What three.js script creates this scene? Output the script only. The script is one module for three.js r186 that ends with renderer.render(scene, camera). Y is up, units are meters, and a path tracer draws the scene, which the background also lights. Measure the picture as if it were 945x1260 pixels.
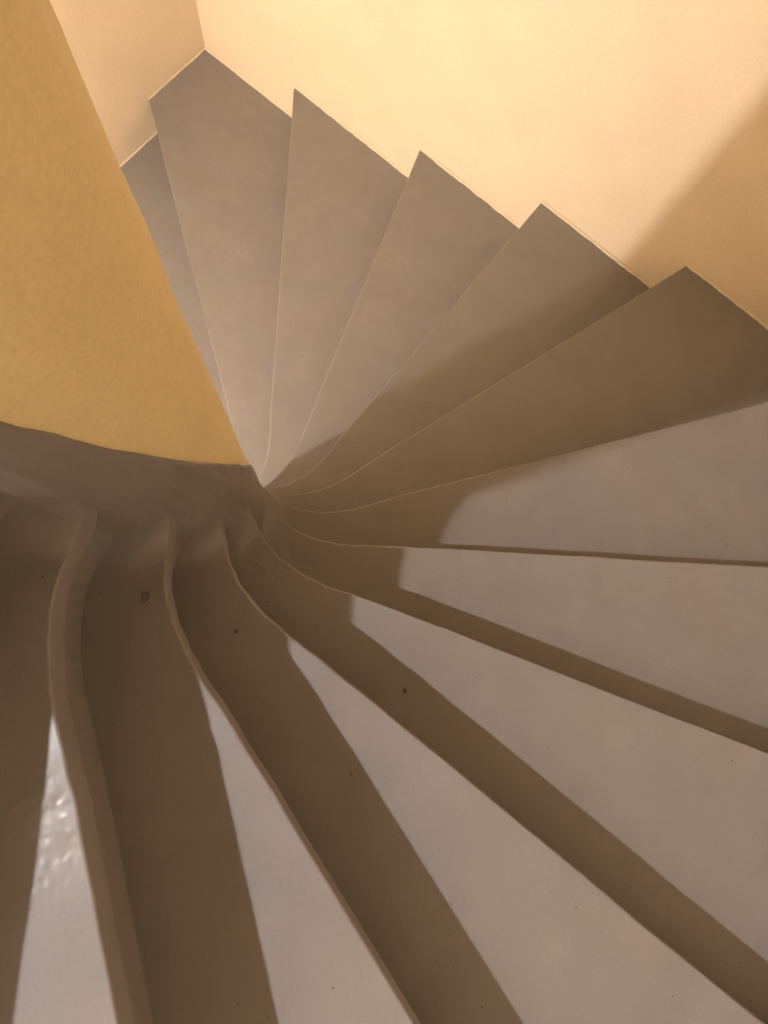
import * as THREE from 'three';

// ---------------------------------------------------------------- camera
// World: origin on the axis of the newel column, y up, y = 0 on the tread of step 0.
const RISE = 0.18;                         // metres per step
const SPIN = -38.716;                      // turns the plan so that the shaft walls run along x and z
const TURN0 = 92.984 + SPIN, TURN = -18.0834;     // plan direction of the nosing of step k, degrees
const plan = (x, z) => { const a = SPIN * Math.PI / 180; return [x * Math.cos(a) - z * Math.sin(a), x * Math.sin(a) + z * Math.cos(a)]; };
const FPX = 780;                           // focal length in pixels of the 945 x 1260 frame
const scene = new THREE.Scene();
const camera = new THREE.PerspectiveCamera(2 * Math.atan(630 / FPX) * 180 / Math.PI, 945 / 1260, 0.02, 50);
{
  const down = new THREE.Vector3(390.517 - 472.5, 767.057 - 630, FPX).normalize();   // plumb line in camera axes (right, down, forward)
  const ex = new THREE.Vector3(1, 0, 0).addScaledVector(down, -down.x).normalize();
  const ez = new THREE.Vector3().crossVectors(down, ex);
  const w = (e) => { const [x, z] = plan(e.dot(ex), e.dot(ez)); return new THREE.Vector3(x, -e.dot(down), z); };
  const right = w(new THREE.Vector3(1, 0, 0)), up = w(new THREE.Vector3(0, -1, 0)), back = w(new THREE.Vector3(0, 0, -1));
  camera.matrix.makeBasis(right, up, back);
  camera.quaternion.setFromRotationMatrix(camera.matrix);
  const [cx, cz] = plan(0.28316, 0.26836); camera.position.set(cx, 0.52983, cz);
  camera.updateMatrixWorld();
}
// ---------------------------------------------------------------- exposure, light
const renderer = new THREE.WebGLRenderer({ antialias: true });
renderer.toneMapping = THREE.LinearToneMapping;
renderer.toneMappingExposure = 1.0;
renderer.shadowMap.enabled = true;
renderer.shadowMap.type = THREE.PCFSoftShadowMap;
scene.background = new THREE.Color(0x000000);
const LAMP_A = [-1.291, 1.90, 0.602], LAMP_B = [-1.43, -0.85, 0.712];      // bulbs of the upper and the lower wall lamp, before the plan is turned
const LAMP_COLOR = new THREE.Color().setRGB(1.0, 0.935, 0.93);
const LAMP_UP = 34, LAMP_DOWN = 15.8;                        // candela

// ---------------------------------------------------------------- helpers
function rng(seed) { let s = seed >>> 0; return () => { s = (s + 0x6D2B79F5) | 0; let t = Math.imul(s ^ (s >>> 15), 1 | s); t = (t + Math.imul(t ^ (t >>> 7), 61 | t)) ^ t; return ((t ^ (t >>> 14)) >>> 0) / 4294967296; }; }
const R = Math.PI / 180;
const clamp = (x, a, b) => Math.min(b, Math.max(a, x));
const smooth = (a, b, x) => { const t = clamp((x - a) / (b - a), 0, 1); return t * t * (3 - 2 * t); };
// periodic value noise on an n x n lattice
function lattice(n, seed) { const r = rng(seed), v = new Float32Array(n * n); for (let i = 0; i < v.length; i++) v[i] = r(); return (x, y) => {
  const xi = Math.floor(x), yi = Math.floor(y), fx = x - xi, fy = y - yi, sx = fx * fx * (3 - 2 * fx), sy = fy * fy * (3 - 2 * fy);
  const a = ((xi % n) + n) % n, b = (a + 1) % n, c = ((yi % n) + n) % n, d = (c + 1) % n;
  return (v[c * n + a] * (1 - sx) + v[c * n + b] * sx) * (1 - sy) + (v[d * n + a] * (1 - sx) + v[d * n + b] * sx) * sy; }; }
function dataTex(size, fn, color) {
  const d = new Uint8Array(size * size * 4);
  for (let j = 0; j < size; j++) for (let i = 0; i < size; i++) { const c = fn(i / size, j / size), o = (j * size + i) * 4; d[o] = clamp(c[0] * 255, 0, 255); d[o + 1] = clamp(c[1] * 255, 0, 255); d[o + 2] = clamp(c[2] * 255, 0, 255); d[o + 3] = 255; }
  const t = new THREE.DataTexture(d, size, size, THREE.RGBAFormat);
  t.wrapS = t.wrapT = THREE.RepeatWrapping; t.magFilter = THREE.LinearFilter; t.minFilter = THREE.LinearMipmapLinearFilter; t.generateMipmaps = true;
  if (color) t.colorSpace = THREE.SRGBColorSpace;
  t.needsUpdate = true; return t;
}
// ---------------------------------------------------------------- materials
const n8 = lattice(8, 11), n24 = lattice(24, 12), n64 = lattice(64, 13), n160 = lattice(160, 14), n400 = lattice(400, 15);
// gloss paint laid with a brush over uneven plaster: one tile is one metre
const stepBump = dataTex(1024, (x, y) => {
  const wx = n24(x * 24, y * 24) - 0.5, wy = n24(y * 24 + 7, x * 24 + 3) - 0.5;
  const a = n64(x * 64 + wx * 1.5, y * 64 + wy * 1.5), b = n160(x * 160 + wx * 2, y * 160 + wy * 2), c = n24(x * 24, y * 24);
  const patch = smooth(0.66, 0.95, n8(x * 8, y * 8));
  const v = 0.40 * c + (0.05 + 0.30 * patch) * a + (0.03 + 0.20 * patch) * b;
  return [v, v, v];
});
const specks = []; { const r = rng(77); for (let i = 0; i < 60; i++) specks.push([r(), r(), 0.0010 + 0.0014 * r() * r(), 0.35 + 0.5 * r()]); }
const stepColor = dataTex(2048, (x, y) => {
  let m = 0.97 + 0.035 * (n8(x * 8, y * 8) - 0.5) + 0.035 * (n24(x * 24, y * 24) - 0.5) + 0.03 * (n400(x * 400, y * 400) - 0.5);
  const warm = n8(x * 8 + 3.3, y * 8 + 5.1) - 0.5;
  for (const s of specks) { const dx = Math.abs(x - s[0]), dy = Math.abs(y - s[1]); if (dx < 0.004 && dy < 0.004) { const q = Math.hypot(dx, dy * 1.3); if (q < s[2]) m *= 1 - s[3] * (1 - smooth(0.6, 1, q / s[2])); } }
  return [m * (1 + 0.02 * warm), m, m * (1 - 0.025 * warm)];
}, true);
const wallBump = dataTex(1024, (x, y) => { const v = 0.5 * n24(x * 24, y * 24) + 0.3 * n160(x * 160, y * 160) + 0.2 * n400(x * 400, y * 400); return [v, v, v]; });
const wallColor = dataTex(1024, (x, y) => { const m = 0.965 + 0.03 * (n8(x * 8, y * 8) - 0.5) + 0.04 * (n400(x * 400, y * 400) - 0.5); return [m, m, m]; }, true);
const newelBump = dataTex(1024, (x, y) => {
  const wx = n8(x * 8, y * 8) - 0.5;
  const v = 0.5 * n24(x * 24 + wx * 2, y * 24) + 0.35 * Math.pow(n64(x * 64 + wx * 5, y * 64), 2) + 0.15 * n160(x * 160, y * 160);
  return [v, v, v];
});
const M = {
  step: new THREE.MeshPhysicalMaterial({ color: new THREE.Color().setRGB(0.255, 0.240, 0.232), map: stepColor, bumpMap: stepBump, bumpScale: 0.0024, roughness: 0.34, side: THREE.DoubleSide }),
  wall: new THREE.MeshStandardMaterial({ color: new THREE.Color().setRGB(0.83, 0.69, 0.49), map: wallColor, bumpMap: wallBump, bumpScale: 0.0008, roughness: 0.8, side: THREE.DoubleSide }),
  newel: new THREE.MeshStandardMaterial({ color: new THREE.Color().setRGB(0.88, 0.72, 0.40), map: wallColor, bumpMap: newelBump, bumpScale: 0.002, roughness: 0.75, side: THREE.DoubleSide }),
  brass: new THREE.MeshStandardMaterial({ color: new THREE.Color().setRGB(0.55, 0.42, 0.2), metalness: 1, roughness: 0.35 }),
  enamel: new THREE.MeshStandardMaterial({ color: new THREE.Color().setRGB(0.8, 0.79, 0.76), roughness: 0.35, side: THREE.DoubleSide }),
  globe: new THREE.MeshStandardMaterial({ color: new THREE.Color().setRGB(0.9, 0.88, 0.82), emissive: LAMP_COLOR, emissiveIntensity: 6, roughness: 0.4 }),
};
function mesh(name, geo, mat, parent) { const m = new THREE.Mesh(geo, mat); m.name = name; m.castShadow = m.receiveShadow = true; parent.add(m); return m; }
function grid(rows, wrapNormal) {        // rows: arrays of [x, y, z, u, v] of one length
  const pos = [], uv = [], idx = [], n = rows[0].length;
  for (const r of rows) for (const p of r) { pos.push(p[0], p[1], p[2]); uv.push(p[3], p[4]); }
  for (let i = 0; i + 1 < rows.length; i++) for (let j = 0; j + 1 < n; j++) { const a = i * n + j, b = a + 1, c = a + n, d = c + 1; idx.push(a, b, d, a, d, c); }
  const g = new THREE.BufferGeometry();
  g.setAttribute('position', new THREE.Float32BufferAttribute(pos, 3)); g.setAttribute('uv', new THREE.Float32BufferAttribute(uv, 2)); g.setIndex(idx); g.computeVertexNormals(); return g;
}
// ---------------------------------------------------------------- the shaft
const HALF = 1.6094, HALF_LEFT = 1.628, A1 = -Math.PI / 2, A2 = -Math.PI;
const WALLS = [['wall_back', A1, HALF], ['wall_left', A2, HALF_LEFT], ['wall_right', A2 + Math.PI, HALF], ['wall_front', A1 + Math.PI, HALF]];
const FLOOR_Y = -4.4, CEIL_Y = 4.7;
const wallLabels = { wall_back: 'cream plaster wall behind the lower steps, crossed by a soft shadow', wall_left: 'cream plaster wall meeting the back wall in the corner above the lowest step', wall_right: 'cream plaster wall along the outer ends of the shadow striped steps', wall_front: 'cream plaster wall that carries the two lamps' };
function setting(o, label, category) { o.userData = { kind: 'structure', label, category }; return o; }
function boxUV(w, h, d) { const g = new THREE.BoxGeometry(w, h, d); const p = g.attributes.position, nn = g.attributes.normal, uv = g.attributes.uv; for (let i = 0; i < p.count; i++) { if (Math.abs(nn.getY(i)) > 0.5) uv.setXY(i, p.getX(i), p.getZ(i)); else if (Math.abs(nn.getX(i)) > 0.5) uv.setXY(i, p.getZ(i), p.getY(i)); else uv.setXY(i, p.getX(i), p.getY(i)); } return g; }
for (const [name, a, dist] of WALLS) {
  const m = mesh(name, boxUV(2 * HALF + 0.06, CEIL_Y - FLOOR_Y, 0.12), M.wall, scene);
  m.position.set(Math.cos(a) * (dist + 0.06), (CEIL_Y + FLOOR_Y) / 2, Math.sin(a) * (dist + 0.06));
  m.rotation.y = Math.PI / 2 - a;
  setting(m, wallLabels[name], 'wall');
}
for (const [name, y, label] of [['floor', FLOOR_Y - 0.05, 'grey painted floor at the foot of the stair shaft'], ['ceiling', CEIL_Y + 0.05, 'cream ceiling over the stair shaft']]) {
  const m = mesh(name, boxUV(2 * HALF + 0.3, 0.1, 2 * HALF + 0.3), name === 'floor' ? M.step : M.wall, scene);
  m.position.y = y; m.rotation.y = Math.PI / 2 - A1; setting(m, label, name);
}
// ---------------------------------------------------------------- the newel column
const RN = 0.1462, FIRST = -16, LAST = 23;
const newel = new THREE.Group(); newel.name = 'newel_column'; scene.add(newel);
newel.userData = { label: 'round yellow plaster newel column with a grey painted foot band', category: 'column' };
const lump = lattice(64, 31);
const lumpAt = (ang, y) => 0.0045 * (lump(ang * 64 / 360 * 0.2 * 5, y * 9 + 200) - 0.5) + 0.002 * (lump(ang * 64 / 360, y * 40 + 500) - 0.5);
newel.position.y = FLOOR_Y;
{
  const rows = [];
  for (let j = 0; j <= 300; j++) { const y = FLOOR_Y + (CEIL_Y - FLOOR_Y) * j / 300, r = []; for (let i = 0; i <= 96; i++) { const a = i / 96 * 360, q = RN + lumpAt(i === 96 ? 0 : a, y); r.push([q * Math.cos(a * R), y - FLOOR_Y, q * Math.sin(a * R), a * R * RN, y]); } rows.push(r); }
  mesh('plaster_shaft', grid(rows), M.newel, newel);
}
{
  const rows = [], n1 = lattice(512, 41);
  for (let i = 0; i <= (LAST - FIRST) * 10; i++) {
    const kf = FIRST + i / 10, a = TURN0 + TURN * kf, ar = ((a % 360) + 360) % 360, top = -kf * RISE + 0.378 + 0.016 * (n1(kf * 1.3 + 100, 3) - 0.5) + 0.008 * (n1(kf * 6 + 200, 9) - 0.5);
    const r = [];
    for (const [dy, dr] of [[0, -0.004], [0, 0.002], [-0.003, 0.0045], [-0.02, 0.005], [-0.06, 0.006], [-0.12, 0.007], [-0.2, 0.008], [-0.28, 0.009], [-0.36, 0.01], [-0.45, 0.01], [-0.62, 0.01]]) {
      const y = top + dy; if (y < FLOOR_Y + 0.001) { const p = r[r.length - 1] || [RN * Math.cos(a * R), 0.001, RN * Math.sin(a * R), 0, 0]; r.push(p.slice()); continue; }
      const q = RN + dr + lumpAt(ar, y); r.push([q * Math.cos(a * R), y - FLOOR_Y, q * Math.sin(a * R), -kf * 0.046, y]); }
    rows.push(r);
  }
  const m = mesh('painted_band', grid(rows), M.step, newel); m.userData.label = 'grey gloss paint band climbing with the steps';
}
// ---------------------------------------------------------------- the staircase
// plan of a nosing in the frame of its step (u outwards, v uphill)
const CA = [[0.120, -0.075], [0.135, -0.042], [0.152, -0.008], [0.180, 0.023], [0.208, 0.045], [0.245, 0.062], [0.286, 0.072], [0.335, 0.077], [0.390, 0.0755], [0.460, 0.0735], [0.600, 0.073]];
const CB = [[0.125, -0.085], [0.148, -0.052], [0.180, -0.012], [0.222, 0.029], [0.258, 0.046], [0.296, 0.060], [0.340, 0.071], [0.385, 0.0755], [0.430, 0.0755], [0.490, 0.0735], [0.600, 0.073]];
const NCURVE = 44, NOUT = 12;
const curveCache = new Map();
function curve(kf) {
  const w = clamp((kf - 3) / 6, 0, 1.15), key = w.toFixed(4);
  if (!curveCache.has(key)) {
    const c = new THREE.CatmullRomCurve3(CA.map((p, i) => new THREE.Vector3(p[0] + w * (CB[i][0] - p[0]), 0, p[1] + w * (CB[i][1] - p[1]))), false, 'centripetal');
    curveCache.set(key, c.getPoints(NCURVE));
  }
  return curveCache.get(key);
}
function wallHit(px, pz, dx, dz) { let best = 1e9; for (const [, a, dist] of WALLS) { const nx = Math.cos(a), nz = Math.sin(a), s = dx * nx + dz * nz; if (s > 1e-6) best = Math.min(best, (dist - 0.0015 - px * nx - pz * nz) / s); } return best; }
// the points of the curve at fractional step kf, moved uphill by o
function line(kf, o) {
  const c = curve(kf), th = (TURN0 + TURN * kf) * R, cs = Math.cos(th), sn = Math.sin(th), out = [];
  for (let i = 0; i <= NCURVE; i++) {
    const a = c[Math.max(0, i - 1)], b = c[Math.min(NCURVE, i + 1)]; let nx = -(b.z - a.z), nz = b.x - a.x; const l = Math.hypot(nx, nz); nx /= l; nz /= l;
    const oo = o > 0.02 ? o * (0.02 + 0.98 * smooth(0.08, 0.42, i / NCURVE)) : o * (0.02 + 0.98 * smooth(0.20, 0.62, i / NCURVE));      // the overhang dies out at the column
    const u = c[i].x + nx * oo, v = c[i].z + nz * oo; out.push([u * cs - v * sn, u * sn + v * cs]);
  }
  const p = out[NCURVE], t = wallHit(p[0], p[1], cs, sn);
  for (let i = 1; i <= NOUT; i++) out.push([p[0] + cs * t * i / NOUT, p[1] + sn * t * i / NOUT]);
  return out;
}
const FIL = 0.055;                                              // plaster fillet between tread and column
function cove(p) { const d = Math.hypot(p[0], p[1]) - (RN + 0.0085); if (d > FIL) return 0; const q = clamp(FIL - d, 0, FIL * 0.995); return FIL - Math.sqrt(FIL * FIL - q * q) + (d < 0 ? 0.01 : 0); }
const LIP = 0.041, OVER = 0.031;
const cornerKf = [];                                          // fractional steps whose line runs into a corner of the shaft
for (let i = 0; i < (LAST - FIRST) * 400; i++) {
  const f = (q) => { const th = (TURN0 + TURN * q) * R, px = -0.073 * Math.sin(th), pz = 0.073 * Math.cos(th); let b = 1e9, id = -1; WALLS.forEach(([, a, dist], j) => { const s = Math.cos(th - a); if (s > 1e-6) { const t = (dist - px * Math.cos(a) - pz * Math.sin(a)) / s; if (t < b) { b = t; id = j; } } }); return id; };
  const q = FIRST - 1.5 + i / 400; if (f(q) !== f(q + 1 / 400)) cornerKf.push(q + 1 / 800);
}
let PU = 0, PV = 0;                                            // roughest spot of the brushed paint lies on step 1, as in the photograph
{ let best = -1; for (let j = 0; j < 64; j++) for (let i = 0; i < 64; i++) { const q = n8(i / 8, j / 8); if (q > best) { best = q; PU = i / 64; PV = j / 64; } }
  const th = (TURN0 + TURN) * R, u = 0.46, v = 0.11; PU -= u * Math.cos(th) - v * Math.sin(th); PV -= u * Math.sin(th) + v * Math.cos(th); }
const shift = (k) => [PU + (k - 1) * 0.317, PV + (k - 1) * 0.631];
const stairs = new THREE.Group(); stairs.name = 'spiral_staircase'; scene.add(stairs); stairs.position.y = FLOOR_Y;
stairs.userData = { label: 'grey painted spiral staircase of winding steps with curved nosings round the yellow column', category: 'staircase' };
const wob = lattice(256, 51);
function row(pts, y, k) {
  return pts.map((p, i) => { return [p[0], y - FLOOR_Y + cove(p), p[1], p[0] + shift(k)[0], p[1] + shift(k)[1]]; });
}
for (let k = FIRST; k <= LAST; k++) {
  const y = -k * RISE, step = new THREE.Group(); step.name = 'step'; stairs.add(step);
  // tread: underside of the lip, rounded front edge, top
  const rows = [];
  const front = [[0.040, -LIP], [0.004, -LIP], [0.0018, -LIP], [0.0003, -LIP + 0.001], [0, -LIP + 0.002], [0, -LIP + 0.004], [0, -0.006], [0, -0.0042], [0.0004, -0.0020], [0.0012, -0.0007], [0.0026, 0], [0.0040, 0]];
  for (const [o, dy] of front) {
    const pts = line(k, o);
    rows.push(pts.map((p, i) => {                              // hand-made edge: a little out of line
      const e = 0.0022 * (wob(i * 0.8 + k * 7.3 + 300, 3 + k) - 0.5) + 0.0012 * (wob(i * 2.7 + k * 11 + 600, 9 + k) - 0.5), th = (TURN0 + TURN * k) * R;
      const dx = i === pts.length - 1 ? 0 : -Math.sin(th) * e, dz = i === pts.length - 1 ? 0 : Math.cos(th) * e;
      return [p[0] + dx, y + dy - FLOOR_Y + cove(p), p[1] + dz, p[0] + shift(k)[0], p[1] + shift(k)[1] + dy];
    }));
  }
  const ts = []; for (let i = 1; i <= 7; i++) ts.push(i / 7);
  for (const q of cornerKf) { const t = k - q; if (t > 0.03 && t < 0.97) ts.push(t); }
  ts.sort((a, b) => a - b);
  const ends = [line(k, 0).at(-1)];
  for (const t of ts) { const pts = line(k - t, 0); ends.push(pts.at(-1)); rows.push(row(pts, y, k)); }
  rows.push(row(line(k - 1, 0.045), y, k));
  mesh('tread', grid(rows), M.step, step);
  // riser under the lip
  const base = line(k, OVER), rr = [];
  for (const dy of [-LIP + 0.002, -0.07, -0.11, -0.15, -RISE - 0.004]) rr.push(base.map((p, i) => [p[0], y + dy - FLOOR_Y + cove(p) * 1.0, p[1], i * 0.06 + k * 0.37, y + dy]));
  mesh('riser', grid(rr), M.step, step);
  // bead of wall paint where the tread meets the wall
  const bead = [], prof = [[0, 0.006], [0.0022, 0.0045], [0.0045, 0.0012], [0.0045, -0.002]];
  const path = []; for (let i = 0; i + 1 < ends.length; i++) for (let s = 0; s < 5; s++) path.push([ends[i][0] + (ends[i + 1][0] - ends[i][0]) * s / 5, ends[i][1] + (ends[i + 1][1] - ends[i][1]) * s / 5]);
  path.push(ends.at(-1));
  path.forEach((p, i) => { const l = Math.hypot(p[0], p[1]), f = 0.6 + 0.8 * wob(i * 0.7 + k * 17 + 900, 31 + k); bead.push(prof.map(([d, hh]) => [p[0] * (1 - d * 1.25 * f / l), y + hh - FLOOR_Y, p[1] * (1 - d * 1.25 * f / l), i * 0.02, hh])); });
  mesh('paint_bead', grid(bead), M.wall, step);
}
// blisters and chips in the paint of the treads
const BLISTERS = [[0.0532, 0.2338, 2, 0.0085], [0.0375, 0.189, 2, 0.004], [0.1524, 0.2813, 3, 0.004], [0.4526, 0.3961, 4, 0.006], [1.3897, 0.0568, 6, 0.005], [0.2128, -0.6713, 9, 0.005]];
for (const [px, pz, k, rad] of BLISTERS) {
  const [x, z] = plan(px, pz), prof = [[0, 0.0004], [0.35, 0.0002], [0.62, 0.0016], [0.8, 0.0019], [1, -0.0005]].map(([a, b]) => new THREE.Vector2(a * rad, b));
  const m = mesh('paint_blister', new THREE.LatheGeometry(prof, 18), M.step, stairs.children[k - FIRST]);
  m.position.set(x, -k * RISE - FLOOR_Y, z); m.scale.set(1, 1, 0.75); m.rotation.y = px * 40;
}
{ // plastered underside, one smooth screw surface
  const rows = [];
  for (let i = 0; i <= (LAST - FIRST + 1) * 4; i++) {
    const kf = FIRST - 0.6 + i / 4; const pts = line(kf, 0); rows.push(pts.map((p) => [p[0], Math.max(0.002, -kf * RISE - 0.31 - FLOOR_Y), p[1], p[0], p[1]]));
  }
  const m = mesh('soffit', grid(rows), M.wall, stairs); m.userData.label = 'smooth cream plaster underside of the stair';
}
// ---------------------------------------------------------------- wall lamps, above one another on the front wall
function wallLamp([px, y, pz], cd, shaded, label) {
  const [LAMP_X, LAMP_Z] = plan(px, pz);
  const a = A1 + Math.PI, nx = Math.cos(a), nz = Math.sin(a), d = HALF - (LAMP_X * nx + LAMP_Z * nz);   // bulb to wall
  const g = new THREE.Group(); g.name = 'wall_lamp'; scene.add(g);
  g.position.set(LAMP_X + nx * d, y, LAMP_Z + nz * d); g.rotation.y = Math.PI / 2 - (a + Math.PI);      // local +z points into the shaft
  g.userData = { label, category: 'lamp' };
  const plate = mesh('back_plate', new THREE.LatheGeometry([[0, 0.018], [0.03, 0.017], [0.045, 0.012], [0.05, 0.004], [0.05, 0]].map((p) => new THREE.Vector2(...p)), 32), M.brass, g); plate.rotation.x = Math.PI / 2;
  const arm = new THREE.CatmullRomCurve3([[0, 0, 0.01], [0, -0.015, d * 0.4], [0, -0.07, d * 0.75], [0, -0.085, d], [0, -0.05, d]].map((p) => new THREE.Vector3(...p)));
  mesh('arm', new THREE.TubeGeometry(arm, 24, 0.006, 10), M.brass, g);
  const cup = mesh('bulb_holder', new THREE.LatheGeometry([[0.006, -0.055], [0.018, -0.052], [0.024, -0.038], [0.022, -0.03]].map((p) => new THREE.Vector2(...p)), 24), M.brass, g); cup.position.z = d;
  const bulb = mesh('glass_globe', new THREE.SphereGeometry(0.036, 32, 20), M.globe, g); bulb.position.z = d; bulb.castShadow = false;
  if (shaded) mesh('added_lamp_shade', new THREE.LatheGeometry([[0.012, 0.085], [0.03, 0.08], [0.06, 0.052], [0.085, 0.012], [0.095, -0.028], [0.097, -0.03], [0.092, -0.028], [0.082, 0.012], [0.058, 0.049], [0.03, 0.076]].map((q) => new THREE.Vector2(...q)), 40), M.enamel, g).position.z = d;  // unseen shade, added to block upward light and darken the bounce from above
  const p = new THREE.PointLight(LAMP_COLOR, cd, 0, 2); p.position.set(0, 0, d); p.castShadow = true; p.shadow.radius = 1.7; p.shadow.mapSize.set(1024, 1024); p.shadow.bias = -0.001; g.add(p);
  return g;
}
wallLamp(LAMP_A, LAMP_UP, true, 'brass wall lamp with a globe under an added white enamel shade that blocks its upward light');
wallLamp(LAMP_B, LAMP_DOWN, false, 'brass wall lamp with a bare glowing globe, under the upper flight');

renderer.render(scene, camera);
